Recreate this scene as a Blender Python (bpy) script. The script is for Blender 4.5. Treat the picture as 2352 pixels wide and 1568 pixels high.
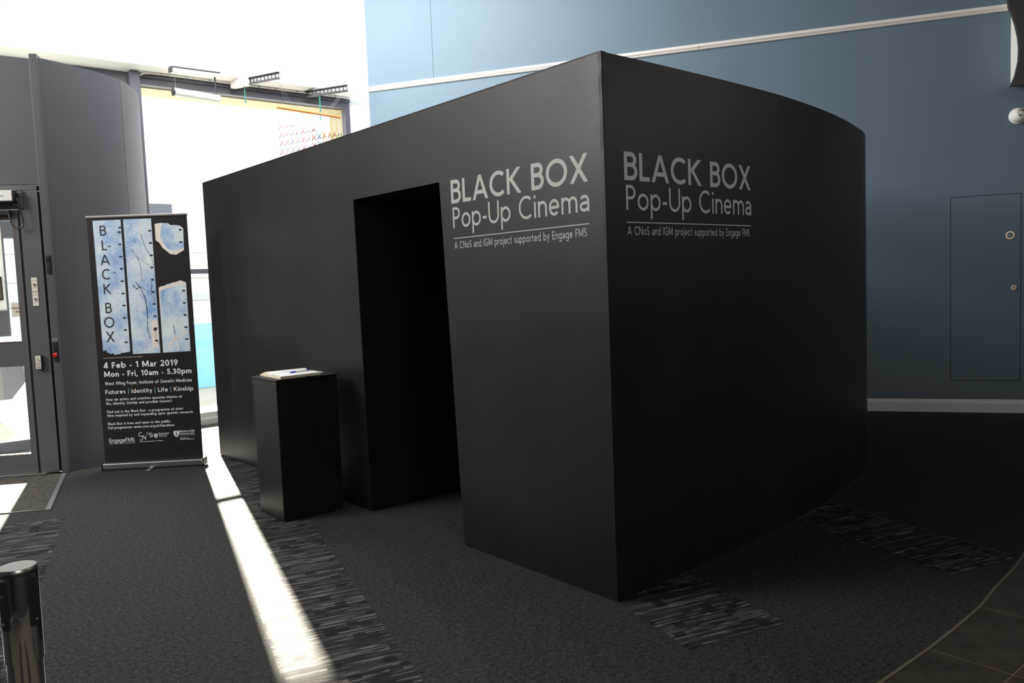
import bpy, bmesh, math, random
from mathutils import Vector, Matrix
random.seed(7)
S = bpy.context.scene
COL = S.collection
for o in list(bpy.data.objects): bpy.data.objects.remove(o)

# ------------------------------------------------------------------ camera
CAM_R, CAM_U, CAM_B = [Vector(v) for v in [(0.7652386, -0.6425501, -0.0392332), (0.0775171, 0.0314738, 0.9964941), (-0.6390626, -0.765597, 0.0738936)]]
cam = bpy.data.cameras.new('camera'); cam.sensor_width = 36; cam.lens = 28.7140
cam.clip_start = 0.02; cam.clip_end = 300
co = bpy.data.objects.new('camera', cam); COL.objects.link(co)
m3 = Matrix((CAM_R, CAM_U, CAM_B)).transposed()
co.matrix_world = Matrix.Translation((0, 0, 1.433)) @ m3.to_4x4()
S.camera = co
# ------------------------------------------------------------------ world, sun, daylight, added fill lamps, exposure
w = bpy.data.worlds.new('sky'); S.world = w; w.use_nodes = True
bg = w.node_tree.nodes['Background']; bg.inputs[0].default_value = (.86, .93, 1, 1); bg.inputs[1].default_value = 3.2
def light(name, kind, loc, target, energy, color=(1, 1, 1), size=None):
    l = bpy.data.lights.new(name, kind); l.energy = energy; l.color = color
    o = bpy.data.objects.new(name, l); COL.objects.link(o); o.location = loc
    d = Vector(target) - Vector(loc); o.rotation_euler = d.to_track_quat('-Z', 'Y').to_euler()
    if kind == 'AREA': l.shape = 'RECTANGLE'; l.size, l.size_y = size
    return o
AZ = math.radians(15.6); EL = math.radians(25)
sd = Vector((math.sin(AZ)*math.cos(EL), math.cos(AZ)*math.cos(EL), math.sin(EL)))
sun = light('sun', 'SUN', Vector((2, 9, 4)) + sd*20, (2, 9, 4), 120, (1, .93, .82)); sun.data.angle = math.radians(.8)
light('upper_fill', 'AREA', (3.8, 7.2, 5.5), (5.6, 7.8, 0), 520, (.96, .98, 1), (3.2, 2.6))  # added area lamp, no roof opening: brightens the blue wall and bulkhead
light('high_window_daylight', 'AREA', (-4.25, 7.3, 4.5), (6, 5.4, 3.2), 400, (1, .97, .95), (3.0, 1.8))
light('overhead_fill', 'AREA', (-.4, 4.8, 5.5), (2.6, 3.6, 1.4), 135, (1, .96, .93), (3.2, 2.4))  # added lamp hung under the solid ceiling to light the doorway face
light('front_fill', 'AREA', (.4, -3.9, 3.0), (3.4, 2.4, 1.9), 135, (1, .95, .9), (2.6, 2.0))  # invented lamp behind the camera, lifts the curved face and its lettering
light('sheen_fill', 'AREA', (9.0, -3.8, 4.0), (5.0, 2.6, 2.2), 60, (1, .95, .9), (4.5, 1.4))  # lamp added for a sheen on the curved face; no window here
S.view_settings.view_transform = 'Standard'; S.view_settings.look = 'None'
S.view_settings.gamma = 1; S.view_settings.use_curve_mapping = False
S.view_settings.exposure = 0.0

# ------------------------------------------------------------------ materials
class NT:
    def __init__(s, name):
        s.m = bpy.data.materials.new(name); s.m.use_nodes = True; s.t = s.m.node_tree; s.n = s.t.nodes
        s.b = s.n['Principled BSDF']; s.out = s.n['Material Output']
    def node(s, typ, **kw):
        n = s.n.new(typ)
        ins = kw.pop('ins', {})
        for k, v in kw.items(): setattr(n, k, v)
        for k, v in ins.items():
            if hasattr(v, 'is_linked') or hasattr(v, 'links'): s.t.links.new(v, n.inputs[k])
            else: n.inputs[k].default_value = v
        return n
    def lk(s, a, b): s.t.links.new(a, b)
    def math(s, op, a, b=0.0, c=0.0, clamp=False):
        n = s.n.new('ShaderNodeMath'); n.operation = op; n.use_clamp = clamp
        for i, v in enumerate((a, b, c)):
            if i < len(n.inputs):
                if hasattr(v, 'links'): s.lk(v, n.inputs[i])
                else: n.inputs[i].default_value = v
        return n.outputs[0]
    def mix(s, fac, a, b):
        n = s.n.new('ShaderNodeMix'); n.data_type = 'RGBA'
        for i, v in ((0, fac), (6, a), (7, b)):
            if hasattr(v, 'links'): s.lk(v, n.inputs[i])
            else: n.inputs[i].default_value = v if i == 0 else (*v, 1)
        return n.outputs[2]
    def noise(s, scale, vec=None, detail=2, rough=.5):
        n = s.n.new('ShaderNodeTexNoise'); n.inputs['Scale'].default_value = scale
        n.inputs['Detail'].default_value = detail; n.inputs['Roughness'].default_value = rough
        if vec is not None: s.lk(vec, n.inputs['Vector'])
        return n.outputs['Fac']
    def white(s, vec):
        n = s.n.new('ShaderNodeTexWhiteNoise'); s.lk(vec, n.inputs['Vector']); return n.outputs['Value']
    def pos(s): return s.n.new('ShaderNodeTexCoord').outputs['Object']
    def sep(s, v):
        n = s.n.new('ShaderNodeSeparateXYZ'); s.lk(v, n.inputs[0]); return n.outputs
    def comb(s, x=0.0, y=0.0, z=0.0):
        n = s.n.new('ShaderNodeCombineXYZ')
        for i, v in enumerate((x, y, z)):
            if hasattr(v, 'links'): s.lk(v, n.inputs[i])
            else: n.inputs[i].default_value = v
        return n.outputs[0]
    def bump(s, h, strength=.2, dist=.01):
        n = s.n.new('ShaderNodeBump'); n.inputs['Strength'].default_value = strength; n.inputs['Distance'].default_value = dist
        s.lk(h, n.inputs['Height']); s.lk(n.outputs[0], s.b.inputs['Normal'])
    def ramp(s, fac, a, b):
        return s.math('MULTIPLY', s.math('SUBTRACT', fac, a), 1/(b-a), clamp=True)
def plain(name, col, rough=.6, metal=0, var=.12, scale=6, bump=0.0, spec=.5, bscale=60):
    t = NT(name); t.b.inputs['Roughness'].default_value = rough; t.b.inputs['Metallic'].default_value = metal
    t.b.inputs['Specular IOR Level'].default_value = spec
    p = t.pos(); f = t.noise(scale, p, 4)
    t.lk(t.mix(f, tuple(c*(1-var) for c in col), tuple(min(1, c*(1+var)) for c in col)), t.b.inputs['Base Color'])
    if bump: t.bump(t.noise(bscale, p, 3), bump, .004)
    return t.m
def black_paint():
    t = NT('black_paint'); p = t.pos(); x, y, z = t.sep(p)
    sm = t.noise(1.3, p, 5, .6)                                   # broad roller patches
    st = t.noise(1.0, t.comb(t.math('MULTIPLY', x, 4), t.math('MULTIPLY', y, 4), t.math('MULTIPLY', z, .25)), 3)  # vertical drags
    f = t.math('MULTIPLY', t.ramp(sm, .35, .75), t.ramp(st, .3, .7))
    t.lk(t.mix(f, (.009, .0078, .0072), (.016, .0142, .0133)), t.b.inputs['Base Color'])
    t.lk(t.math('ADD', .32, t.math('MULTIPLY', sm, .2)), t.b.inputs['Roughness'])
    t.b.inputs['Specular IOR Level'].default_value = .42
    t.bump(t.noise(140, p, 2), .08, .002)
    return t.m
def carpet(name, a, b, scale=150):
    t = NT(name); p = t.pos()
    f = t.noise(scale, p, 2, .7); g = t.noise(scale*.33, p, 2, .7); br = t.noise(1.1, p, 3)
    fac = t.ramp(t.math('ADD', t.math('MULTIPLY', f, .6), t.math('MULTIPLY', g, .4)), .36, .66)
    c = t.mix(fac, a, b)
    c = t.mix(t.math('MULTIPLY', t.ramp(br, .3, .8), .22), c, (.060, .052, .043))
    t.lk(c, t.b.inputs['Base Color']); t.b.inputs['Roughness'].default_value = .95
    t.b.inputs['Specular IOR Level'].default_value = .08
    t.bump(f, .6, .004)
    return t.m
def strip_carpet():
    # object x = across the strip, object y = along it
    t = NT('striped_carpet_tile'); x, y, z = t.sep(t.pos())
    row = t.math('FLOOR', t.math('DIVIDE', y, .0075))
    rn = t.white(t.comb(row, 3.3, 0))
    seg = t.noise(1.0, t.comb(t.math('MULTIPLY', x, 9), t.math('MULTIPLY', row, 7.31), 0), 1)
    dash = t.math('MULTIPLY', t.ramp(rn, .45, .8), t.ramp(seg, .42, .58))
    dots = t.noise(320, t.comb(x, y, 0), 1, .6)
    dash = t.math('MULTIPLY', dash, t.ramp(dots, .35, .6))
    cellx = t.math('FLOOR', t.math('DIVIDE', x, .052)); celly = t.math('FLOOR', t.math('DIVIDE', t.math('ADD', y, t.math('MULTIPLY', t.white(t.comb(cellx, 9, 1)), .05)), .042))
    cn = t.white(t.comb(cellx, celly, 2)); blk = t.ramp(cn, .84, .88)
    med = t.ramp(t.white(t.comb(cellx, celly, 8)), .0, 1.0)
    big = t.noise(5, t.comb(x, y, 0), 2); fl_ = t.math('ADD', t.math('MULTIPLY', med, .35), t.math('MULTIPLY', t.ramp(big, .3, .7), .65))
    base = t.mix(fl_, (.016, .0135, .0125), (.052, .044, .038)); line = t.white(t.comb(row, 1.1, 4))
    base = t.mix(t.math('MULTIPLY', t.ramp(line, .5, 1), .6), base, (.016, .013, .013))
    c = t.mix(dash, base, (.30, .26, .225))
    c = t.mix(t.math('MULTIPLY', blk, .85), c, (.016, .011, .012))
    t.lk(c, t.b.inputs['Base Color']); t.b.inputs['Roughness'].default_value = .9
    t.b.inputs['Specular IOR Level'].default_value = .12
    t.bump(t.math('ADD', dash, t.math('MULTIPLY', dots, .5)), .5, .004)
    return t.m
def stone():
    t = NT('dark_stone'); p = t.pos(); f = t.noise(7, p, 8, .65); g = t.noise(60, p, 4, .6)
    c = t.mix(t.ramp(f, .35, .7), (.030, .022, .015), (.075, .056, .034)); c = t.mix(t.ramp(g, .55, .75), c, (.11, .09, .05))
    t.lk(c, t.b.inputs['Base Color']); t.b.inputs['Roughness'].default_value = .55; t.bump(t.math('ADD', f, g), .25, .006)
    return t.m
def glass():
    t = NT('clear_glass'); t.n.remove(t.b)
    tr = t.n.new('ShaderNodeBsdfTransparent'); tr.inputs[0].default_value = (.93, .96, .95, 1)
    gl = t.n.new('ShaderNodeBsdfGlossy'); gl.inputs['Roughness'].default_value = .02
    mx = t.n.new('ShaderNodeMixShader'); mx.inputs[0].default_value = .07
    t.lk(tr.outputs[0], mx.inputs[1]); t.lk(gl.outputs[0], mx.inputs[2]); t.lk(mx.outputs[0], t.out.inputs[0])
    return t.m
def film_print():
    t = NT('blue_film_print'); p = t.pos(); x, y, z = t.sep(p)
    blotch = t.noise(5, p, 6, .65)
    wv = t.n.new('ShaderNodeTexWave'); wv.wave_type = 'BANDS'; wv.bands_direction = 'Z'
    wv.inputs['Scale'].default_value = 62; wv.inputs['Distortion'].default_value = 26; wv.inputs['Detail'].default_value = 2
    wv.inputs['Detail Scale'].default_value = .5; t.lk(p, wv.inputs['Vector'])
    fine = t.noise(160, p, 3, .7)
    speck = t.ramp(t.noise(75, p, 4, .7), .66, .7)
    mid = t.math('ADD', t.math('MULTIPLY', blotch, .75), t.math('ADD', t.math('MULTIPLY', wv.outputs['Fac'], .18), t.math('MULTIPLY', fine, .25)))
    c = t.mix(t.ramp(mid, .40, .67), (.06, .27, .74), (.88, 1.0, 1.0))
    c = t.mix(t.math('MULTIPLY', speck, .6), c, (.03, .04, .09))
    t.lk(c, t.b.inputs['Base Color']); t.b.inputs['Roughness'].default_value = .4
    return t.m

M = dict(
    black=black_paint(), blue=plain('blue_wall_paint', (.122, .18, .228), .6, var=.05, scale=1.5, bump=.03),
    white=plain('white_wall_paint', (.86, .84, .79), .7, var=.02, scale=1),
    bright=plain('white_ceiling_paint', (.9, .89, .86), .8, var=.01, scale=1),
    trim=plain('white_gloss_trim', (.78, .73, .68), .35, var=.04, scale=4),
    carpet=carpet('charcoal_carpet', (.005, .0044, .0040), (.092, .082, .074)),
    strip=strip_carpet(), mat=carpet('entrance_matting', (.012, .012, .012), (.16, .14, .115), 110),
    stone=stone(), grout=plain('pale_grout', (.15, .12, .08), .9, var=.3, scale=30),
    drum=plain('slate_grey_paint', (.090, .090, .104), .55, var=.05, scale=2),
    post=plain('dark_grey_post_paint', (.095, .095, .105), .5, var=.04),
    alu=plain('grey_powder_coated_aluminium', (.125, .117, .118), .42, var=.03, scale=3),
    gasket=plain('black_rubber_gasket', (.012, .012, .013), .7, var=.1),
    darkpl=plain('black_plastic', (.02, .02, .022), .4, var=.1),
    silver=plain('brushed_silver_metal', (.62, .58, .55), .34, 1, var=.06, scale=40),
    chrome=plain('polished_chrome', (.6, .6, .62), .07, 1, var=.02),
    steel=plain('dull_steel', (.42, .42, .42), .4, .8, var=.08, scale=20),
    cream=plain('cream_plastic', (.86, .80, .68), .45, var=.03),
    whitepl=plain('white_plastic', (.9, .89, .82), .35, var=.02),
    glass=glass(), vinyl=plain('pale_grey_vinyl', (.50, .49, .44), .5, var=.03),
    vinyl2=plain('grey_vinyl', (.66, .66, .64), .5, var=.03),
    bannerbk=plain('black_banner_print', (.016, .0125, .012), .42, var=.1, scale=3),
    film=film_print(), ink=plain('dark_ink', (.035, .032, .04), .5, var=.1), wtext=plain('white_print', (.95, .93, .88), .5, var=.01),
    skyink=plain('pale_blue_ink', (.25, .62, .85), .5, var=.02), torn=plain('cream_torn_print', (.95, .86, .78), .5, var=.06, scale=12),
    paper=plain('white_paper', (.93, .92, .87), .7, var=.02), pageedge=plain('cream_page_edges', (.92, .83, .60), .7, var=.08, scale=90),
    bluepl=plain('bright_blue_plastic', (.03, .08, .75), .35, var=.03), red=plain('red_plastic', (.62, .02, .02), .3, var=.04),
    green=plain('small_green_plastic', (.02, .35, .12), .4, var=.1),
    wood=plain('orange_wood_rod', (.80, .30, .09), .5, var=.12, scale=14), teal=plain('teal_rod', (.03, .24, .19), .4, var=.05),
    slot=plain('dark_slotted_steel', (.055, .05, .055), .45, .3, var=.1), brass=plain('aged_brass', (.75, .56, .36), .3, .6, var=.06),
    signblue=plain('blue_sign_print', (.01, .09, .14), .4, var=.05), soffit=plain('cream_soffit', (.50, .43, .28), .7, var=.04),
    frame=plain('slate_window_frame', (.10, .10, .125), .5, var=.05), brown=plain('dark_brown_board', (.05, .04, .036), .6, var=.1),
    pave=plain('pale_paving', (.27, .265, .25), .9, var=.1, scale=2), facade=plain('pale_facade', (.7, .68, .64), .8, var=.05),
    barrier=plain('light_blue_boarding', (.05, .22, .42), .5, var=.25, scale=3), car=plain('dark_car_paint', (.012, .013, .016), .25, var=.1),
    tyre=plain('tyre_rubber', (.015, .015, .015), .85, var=.1), pict=plain('brown_picture_print', (.09, .045, .02), .5, var=.6, scale=14),
    lobbycarpet=carpet('lobby_carpet', (.03, .032, .036), (.12, .125, .135)),
)

# ------------------------------------------------------------------ mesh helpers
class MB:
    def __init__(s, T=None): s.v = []; s.f = []; s.T = T
    def add(s, vs, fs):
        n = len(s.v)
        for v in vs:
            v = Vector(v)
            s.v.append(s.T @ v if s.T else v)
        s.f += [tuple(i+n for i in f) for f in fs]; return s
    def box(s, x0, y0, z0, x1, y1, z1, bev=0):
        x0, x1 = sorted((x0, x1)); y0, y1 = sorted((y0, y1)); z0, z1 = sorted((z0, z1))
        if not bev:
            return s.add([(x, y, z) for z in (z0, z1) for x, y in ((x0, y0), (x1, y0), (x1, y1), (x0, y1))],
                  [(3, 2, 1, 0), (4, 5, 6, 7), (0, 1, 5, 4), (1, 2, 6, 5), (2, 3, 7, 6), (3, 0, 4, 7)])
        bm = bmesh.new(); bmesh.ops.create_cube(bm, size=1)
        bmesh.ops.scale(bm, vec=(x1-x0, y1-y0, z1-z0), verts=bm.verts); bmesh.ops.translate(bm, vec=((x0+x1)/2, (y0+y1)/2, (z0+z1)/2), verts=bm.verts)
        bmesh.ops.bevel(bm, geom=bm.edges[:], offset=bev, segments=2, profile=.5, affect='EDGES')
        bm.verts.index_update(); s.add([v.co.copy() for v in bm.verts], [tuple(v.index for v in f.verts) for f in bm.faces]); bm.free(); return s
    def prism(s, pts, z0, z1):          # polygon (ccw) extruded in z
        n = len(pts)
        return s.add([(x, y, z0) for x, y in pts] + [(x, y, z1) for x, y in pts],
              [tuple(range(n-1, -1, -1)), tuple(range(n, 2*n))] + [(i, (i+1) % n, (i+1) % n+n, i+n) for i in range(n)])
    def wall(s, path, t, z0, z1):       # ribbon wall following a plan path, thickness t to the left of travel; z1 may be a function
        zf = z1 if callable(z1) else (lambda i: z1)
        off = []
        for i, p in enumerate(path):
            a = Vector(path[max(i-1, 0)]); b = Vector(path[min(i+1, len(path)-1)]); d = (b-a).normalized()
            off.append((p[0]-d.y*t, p[1]+d.x*t))
        n = len(path); vs = []
        for i in range(n):
            vs += [(*path[i], z0), (*path[i], zf(i)), (*off[i], zf(i)), (*off[i], z0)]
        fs = [(0, 1, 2, 3), tuple(4*(n-1)+k for k in (3, 2, 1, 0))]
        for i in range(n-1):
            a, b = 4*i, 4*i+4
            for k in range(4): fs.append((a+k, b+k, b+(k+1) % 4, a+(k+1) % 4))
        return s.add(vs, fs)
    def tube(s, pts, r, seg=10, caps=True):
        pts = [Vector(p) for p in pts]; rr = r if isinstance(r, (list, tuple)) else [r]*len(pts); vs = []; fs = []
        up = Vector((0, 0, 1))
        for i, p in enumerate(pts):
            d = (pts[min(i+1, len(pts)-1)]-pts[max(i-1, 0)]).normalized()
            a = d.cross(up)
            if a.length < .05: a = d.cross(Vector((1, 0, 0)))
            a.normalize(); b = d.cross(a)
            for k in range(seg):
                t = 2*math.pi*k/seg; vs.append(p+a*math.cos(t)*rr[i]+b*math.sin(t)*rr[i])
        for i in range(len(pts)-1):
            for k in range(seg): fs.append((i*seg+k, i*seg+(k+1) % seg, (i+1)*seg+(k+1) % seg, (i+1)*seg+k))
        if caps: fs += [tuple(range(seg-1, -1, -1)), tuple((len(pts)-1)*seg+k for k in range(seg))]
        return s.add(vs, fs)
    def lathe(s, prof, c=(0, 0), seg=40):   # profile (r, z)
        vs = []; fs = []
        for r, z in prof:
            for k in range(seg):
                t = 2*math.pi*k/seg; vs.append((c[0]+r*math.cos(t), c[1]+r*math.sin(t), z))
        for i in range(len(prof)-1):
            for k in range(seg): fs.append((i*seg+k, i*seg+(k+1) % seg, (i+1)*seg+(k+1) % seg, (i+1)*seg+k))
        fs += [tuple(range(seg-1, -1, -1)), tuple((len(prof)-1)*seg+k for k in range(seg))]
        return s.add(vs, fs)
    def build(s, name, mat, parent=None, smooth=False, loc=None, kind=None, fix=True):
        off = Vector(loc) if loc is not None else (parent.matrix_world.translation.copy() if parent else Vector())
        me = bpy.data.meshes.new(name); me.from_pydata([v-off for v in s.v], [], s.f); me.update()
        if fix:
            bm = bmesh.new(); bm.from_mesh(me); bmesh.ops.recalc_face_normals(bm, faces=bm.faces); bm.to_mesh(me); bm.free()
        me.materials.append(M[mat])
        if smooth:
            me.polygons.foreach_set('use_smooth', [True]*len(me.polygons)); me.set_sharp_from_angle(angle=math.radians(35))
        o = bpy.data.objects.new(name, me); COL.objects.link(o)
        if parent: o.parent = parent; o.location = off-parent.matrix_world.translation
        else: o.location = off
        o.matrix_world = Matrix.Translation(off)
        if kind: o['kind'] = kind
        return o
def thing(name, loc, label, cat, group=None, kind=None):
    o = bpy.data.objects.new(name, None); COL.objects.link(o); o.location = loc; o.empty_display_size = .05
    o.matrix_world = Matrix.Translation(loc)
    tag(o, label, cat, group, kind); return o
def tag(o, label, cat=None, group=None, kind=None):
    if label: o['label'] = label
    if cat: o['category'] = cat
    if group: o['group'] = group
    if kind: o['kind'] = kind
    return o
def spline(P, n=8):
    P = [Vector(p) for p in P]; out = []
    for i in range(len(P)-1):
        p0 = P[max(i-1, 0)]; p1 = P[i]; p2 = P[i+1]; p3 = P[min(i+2, len(P)-1)]
        for k in range(n):
            t = k/n
            out.append(.5*((2*p1)+(p2-p0)*t+(2*p0-5*p1+4*p2-p3)*t*t+(3*p1-p0-3*p2+p3)*t**3))
    out.append(P[-1]); return out
def frame(o, ex, ey, ez=(0, 0, 1)):     # local axes -> world
    return Matrix.Translation(o) @ Matrix((ex, ey, ez)).transposed().to_4x4()

# ------------------------------------------------------------------ stroke alphabet (cap height 1)
def glyph(c, w):
    h = w/2; X = .68; q = []
    def D(x0, y0, x1, y1):              # slanting stroke cut level at both ends
        dy = y1-y0; k = h*math.hypot(x1-x0, dy)/abs(dy)
        q.append(([(x0-k, y0), (x0+k, y0), (x1+k, y1), (x1-k, y1)], [(0, 1, 2, 3)]))
    def Hb(x0, x1, y): q.append(([(x0, y-h), (x1, y-h), (x1, y+h), (x0, y+h)], [(0, 1, 2, 3)]))
    def V(x, y0, y1): D(x, y0, x, y1)
    def A(cx, cy, rx, ry, a0, a1, n=18):
        vs = []
        for i in range(n+1):
            a = math.radians(a0+(a1-a0)*i/n); ct, st = math.cos(a), math.sin(a)
            nx, ny = ct*ry, st*rx; l = math.hypot(nx, ny) or 1; nx /= l; ny /= l
            vs += [(cx+rx*ct-nx*h, cy+ry*st-ny*h), (cx+rx*ct+nx*h, cy+ry*st+ny*h)]
        q.append((vs, [(2*i, 2*i+1, 2*i+3, 2*i+2) for i in range(n)]))
    def bowl(x, y0, y1, wd):            # D-shaped bowl right of stem x, outer bounds y0..y1, outer width wd
        r = (y1-y0)/2-h; cx = x+wd-h-min(r, wd*.62); rx = x+wd-h-cx
        Hb(x, cx, y0+h); Hb(x, cx, y1-h); A(cx, (y0+y1)/2, rx, r, -90, 90)
    def dot(x, y, r=None):
        r = r or w*.62; n = 12
        q.append(([(x+r*math.cos(6.2832*i/n), y+r*math.sin(6.2832*i/n)) for i in range(n)], [tuple(range(n))]))
    r = X/2-h; o = .37-h
    if c == 'A': k = w*.56; W = .96; D(k, 0, W/2, 1); D(W-k, 0, W/2, 1); Hb(.24, W-.24, .30)
    elif c == 'B': W = .66; V(h, 0, 1); bowl(h, .47, 1, W-h-.04); bowl(h, 0, .47+w, W-h)
    elif c == 'C': W = .90; A(.52, .5, .52-h, .5+.01-h, 48, 312, 28)
    elif c == 'E': W = .58; V(h, 0, 1); Hb(h, W, h); Hb(h, W, 1-h); Hb(h, W-.05, .52)
    elif c == 'F': W = .55; V(h, 0, 1); Hb(h, W, 1-h); Hb(h, W-.05, .50)
    elif c == 'G': W = .98; A(.52, .5, .52-h, .51-h, 45, 330, 28); V(W-h-.04, .08, .52); Hb(.55, W-.04, .52-h)
    elif c == 'I': W = w; V(h, 0, 1)
    elif c == 'H': W = .82; V(h, 0, 1); V(W-h, 0, 1); Hb(h, W-h, .52)
    elif c == 'D': W = .84; V(h, 0, 1); bowl(h, 0, 1, W-h)
    elif c == 'R': W = .64; V(h, 0, 1); bowl(h, .42, 1, W-h-.03); D(W-w*.6, 0, W*.42, .44)
    elif c == 'V': W = .92; D(W/2, 0, w*.56, 1); D(W/2, 0, W-w*.56, 1)
    elif c == 'K': W = .80; V(h, 0, 1); D(h+w*.4, .50, W-w*.75, 1); D(W-w*.6, 0, w*1.5, .58)
    elif c == 'L': W = .53; V(h, 0, 1); Hb(h, W, h)
    elif c == 'M': W = 1.02; V(h, 0, 1); V(W-h, 0, 1); D(h*1.2, 1, W/2, .12); D(W-h*1.2, 1, W/2, .12)
    elif c == 'N': W = .86; V(h, 0, 1); V(W-h, 0, 1); D(h*1.3, 1, W-h*1.3, 0)
    elif c == 'O': W = 1.06; A(.53, .5, .53-h, .51-h, 0, 360, 40)
    elif c == 'P': W = .60; V(h, 0, 1); bowl(h, .42, 1, W-h)
    elif c == 'S':
        W = .58; ry1 = .26-h*.5; A(W/2, 1-h-ry1+.0, W/2-h, ry1, 30, 270, 18); A(W/2, h+ry1, W/2-h, ry1, 90, -150, 18)
        gap0, gap1 = 1-h-2*ry1, h+2*ry1
        if gap0 > gap1: V(W/2, gap1, gap0)
    elif c == 'T': W = .62; V(W/2, 0, 1); Hb(0, W, 1-h)
    elif c == 'U': W = .80; V(h, .38, 1); V(W-h, .38, 1); A(W/2, .38, W/2-h, .39-h, 180, 360, 20)
    elif c == 'W': W = 1.28; k = w*.55; D(.30, 0, k, 1); D(.30, 0, W/2, 1); D(W-.30, 0, W/2, 1); D(W-.30, 0, W-k, 1)
    elif c == 'X': W = .86; k = w*.62; D(k, 0, W-k, 1); D(k, 1, W-k, 0)
    elif c in 'abdpqgoce':
        W = .70 if c in 'bdpqg' else .72 if c == 'o' else .60
        if c == 'o': A(.36, X/2, .36-h, r+.01, 0, 360, 32)
        elif c == 'c': A(.34, X/2, .34-h, r+.01, 48, 312, 24)
        elif c == 'e': W = .66; A(.33, X/2, .33-h, r+.01, 0, 318, 28); Hb(h, W-h*.6, X/2)
        elif c == 'a': W = .56; V(W-h, 0, X*.62); A(W/2+.0, X*.62, W/2-h, X*.38-h, 0, 150, 16); A(W/2-.02, X*.30, W/2-h-.02, X*.30-h, 60, 330, 22); Hb(W/2-.02, W-h, X*.60-h*.9)
        else:
            st = h if c in 'bp' else W-h; A(W/2, X/2, W/2-h, r+.01, 0, 360, 30)
            y0, y1 = {'b': (0, 1.03), 'd': (0, 1.03), 'p': (-.34, X), 'q': (-.34, X), 'g': (-.08, X)}[c]
            V(st, y0, y1)
            if c == 'g': A(W/2, -.08, W/2-h, .26-h, 0, -150, 16)
    elif c in 'nhmru':
        if c == 'r': W = .40; V(h, 0, X); A(W-.02, X*.52, W-h-.02, X*.48-h, 85, 180, 12)
        elif c == 'u': W = .60; V(h, .28, X); V(W-h, 0, X); A(W/2, .28, W/2-h, .29-h, 180, 360, 18)
        elif c == 'm':
            W = .98; V(h, 0, X); V(W/2, 0, X*.6); V(W-h, 0, X*.6)
            A((W/2+h)/2, X*.6, (W/2-h)/2, X*.4-h, 0, 180, 16); A((W/2+W-h)/2, X*.6, (W/2-h)/2, X*.4-h, 0, 180, 16)
        else: W = .58; V(h, 0, X if c == 'n' else 1.03); V(W-h, 0, X*.6); A(W/2, X*.6, W/2-h, X*.4-h, 0, 180, 18)
    elif c == 'i': W = w*1.25; V(W/2, 0, X); dot(W/2, .90)
    elif c == 'j': W = w*1.3; V(W/2, -.18, X); dot(W/2, .90); A(W/2-.12, -.18, .12, .14, 0, -90, 8)
    elif c == 'l': W = w; V(h, 0, 1.03)
    elif c == 'k': W = .56; V(h, 0, 1.03); D(h+w*.3, .33, W-w*.75, X); D(W-w*.6, 0, w*1.4, .40)
    elif c == 'f': W = .38; V(.14, 0, .80); Hb(0, W-.02, X-h); A(.14+.17, .80, .17, .23-h, 80, 180, 12)
    elif c == 't': W = .38; V(.14, .2, .88); Hb(0, W-.02, X-h); A(.14+.16, .2, .16, .2-h, 180, 285, 12)
    elif c == 's': W = .46; ry = (X-w)/4; A(W/2, X-h-ry, W/2-h, ry, 35, 270, 16); A(W/2, h+ry, W/2-h, ry, 90, -145, 16)
    elif c in 'xvwyz':
        k = w*.58
        if c == 'x': W = .56; D(k, 0, W-k, X); D(k, X, W-k, 0)
        elif c == 'v': W = .56; D(W/2, 0, k, X); D(W/2, 0, W-k, X)
        elif c == 'y': W = .58; D(W/2, .02, k, X); D(W/2-.15, -.34, W-k, X)
        elif c == 'w': W = .92; D(.23, 0, k, X); D(.23, 0, W/2, X); D(W-.23, 0, W/2, X); D(W-.23, 0, W-k, X)
        else: W = .50; Hb(0, W, h); Hb(0, W, X-h); D(k, h, W-k, X-h)
    elif c == '0': W = .66; A(.33, .5, .33-h, .51-h, 0, 360, 32)
    elif c == '1': W = .44; V(.30, 0, 1); D(.10, .74, .30-h*.2, 1)
    elif c == '2': W = .62; A(.31, .70, .31-h, .30-h, -35, 165, 18); D(h*1.5, h, .50, .56); Hb(0, W, h)
    elif c == '3': W = .60; A(.28, .74, .28-h, .26-h, -80, 160, 18); A(.28, .28, .31-h, .28-h, -160, 90, 20); Hb(.2, .34, .53)
    elif c == '4': W = .68; V(W-.18, 0, 1); D(h*1.3, .22+h, W-.2, 1); Hb(0, W, .24)
    elif c == '5': W = .60; Hb(.1, W-.03, 1-h); V(.1+h, .52, 1); A(.27, .33, .33-h, .33-h, -155, 120, 22)
    elif c == '9': W = .64; A(.32, .68, .32-h, .33-h, 0, 360, 26); D(.22, 0, W-h*1.4, .58)
    elif c == '-': W = .34; Hb(.02, W-.02, .33)
    elif c == '|': W = w*.7; q.append(([(0, -.25), (W, -.25), (W, 1.12), (0, 1.12)], [(0, 1, 2, 3)]))
    elif c == '.': W = w*1.1; dot(W/2, w*.55)
    elif c == ',': W = w*1.1; D(W/2-w*.4, -.2, W/2, .16)
    elif c == ':': W = w*1.1; dot(W/2, w*.55); dot(W/2, .58)
    elif c == '/': W = .46; D(h, -.08, W-h, 1.05)
    elif c == '(': W = .26; A(.42, .42, .42-h, .75, 130, 230, 12)
    elif c == ')': W = .26; A(-.16, .42, .42-h, .75, -50, 50, 12)
    elif c == '?': W = .50; A(.25, .74, .25-h, .26-h, -60, 170, 16); V(.27, .26, .54); dot(.27, w*.55)
    elif c == ' ': return .34, []
    else: W = .5
    return W, q
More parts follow.
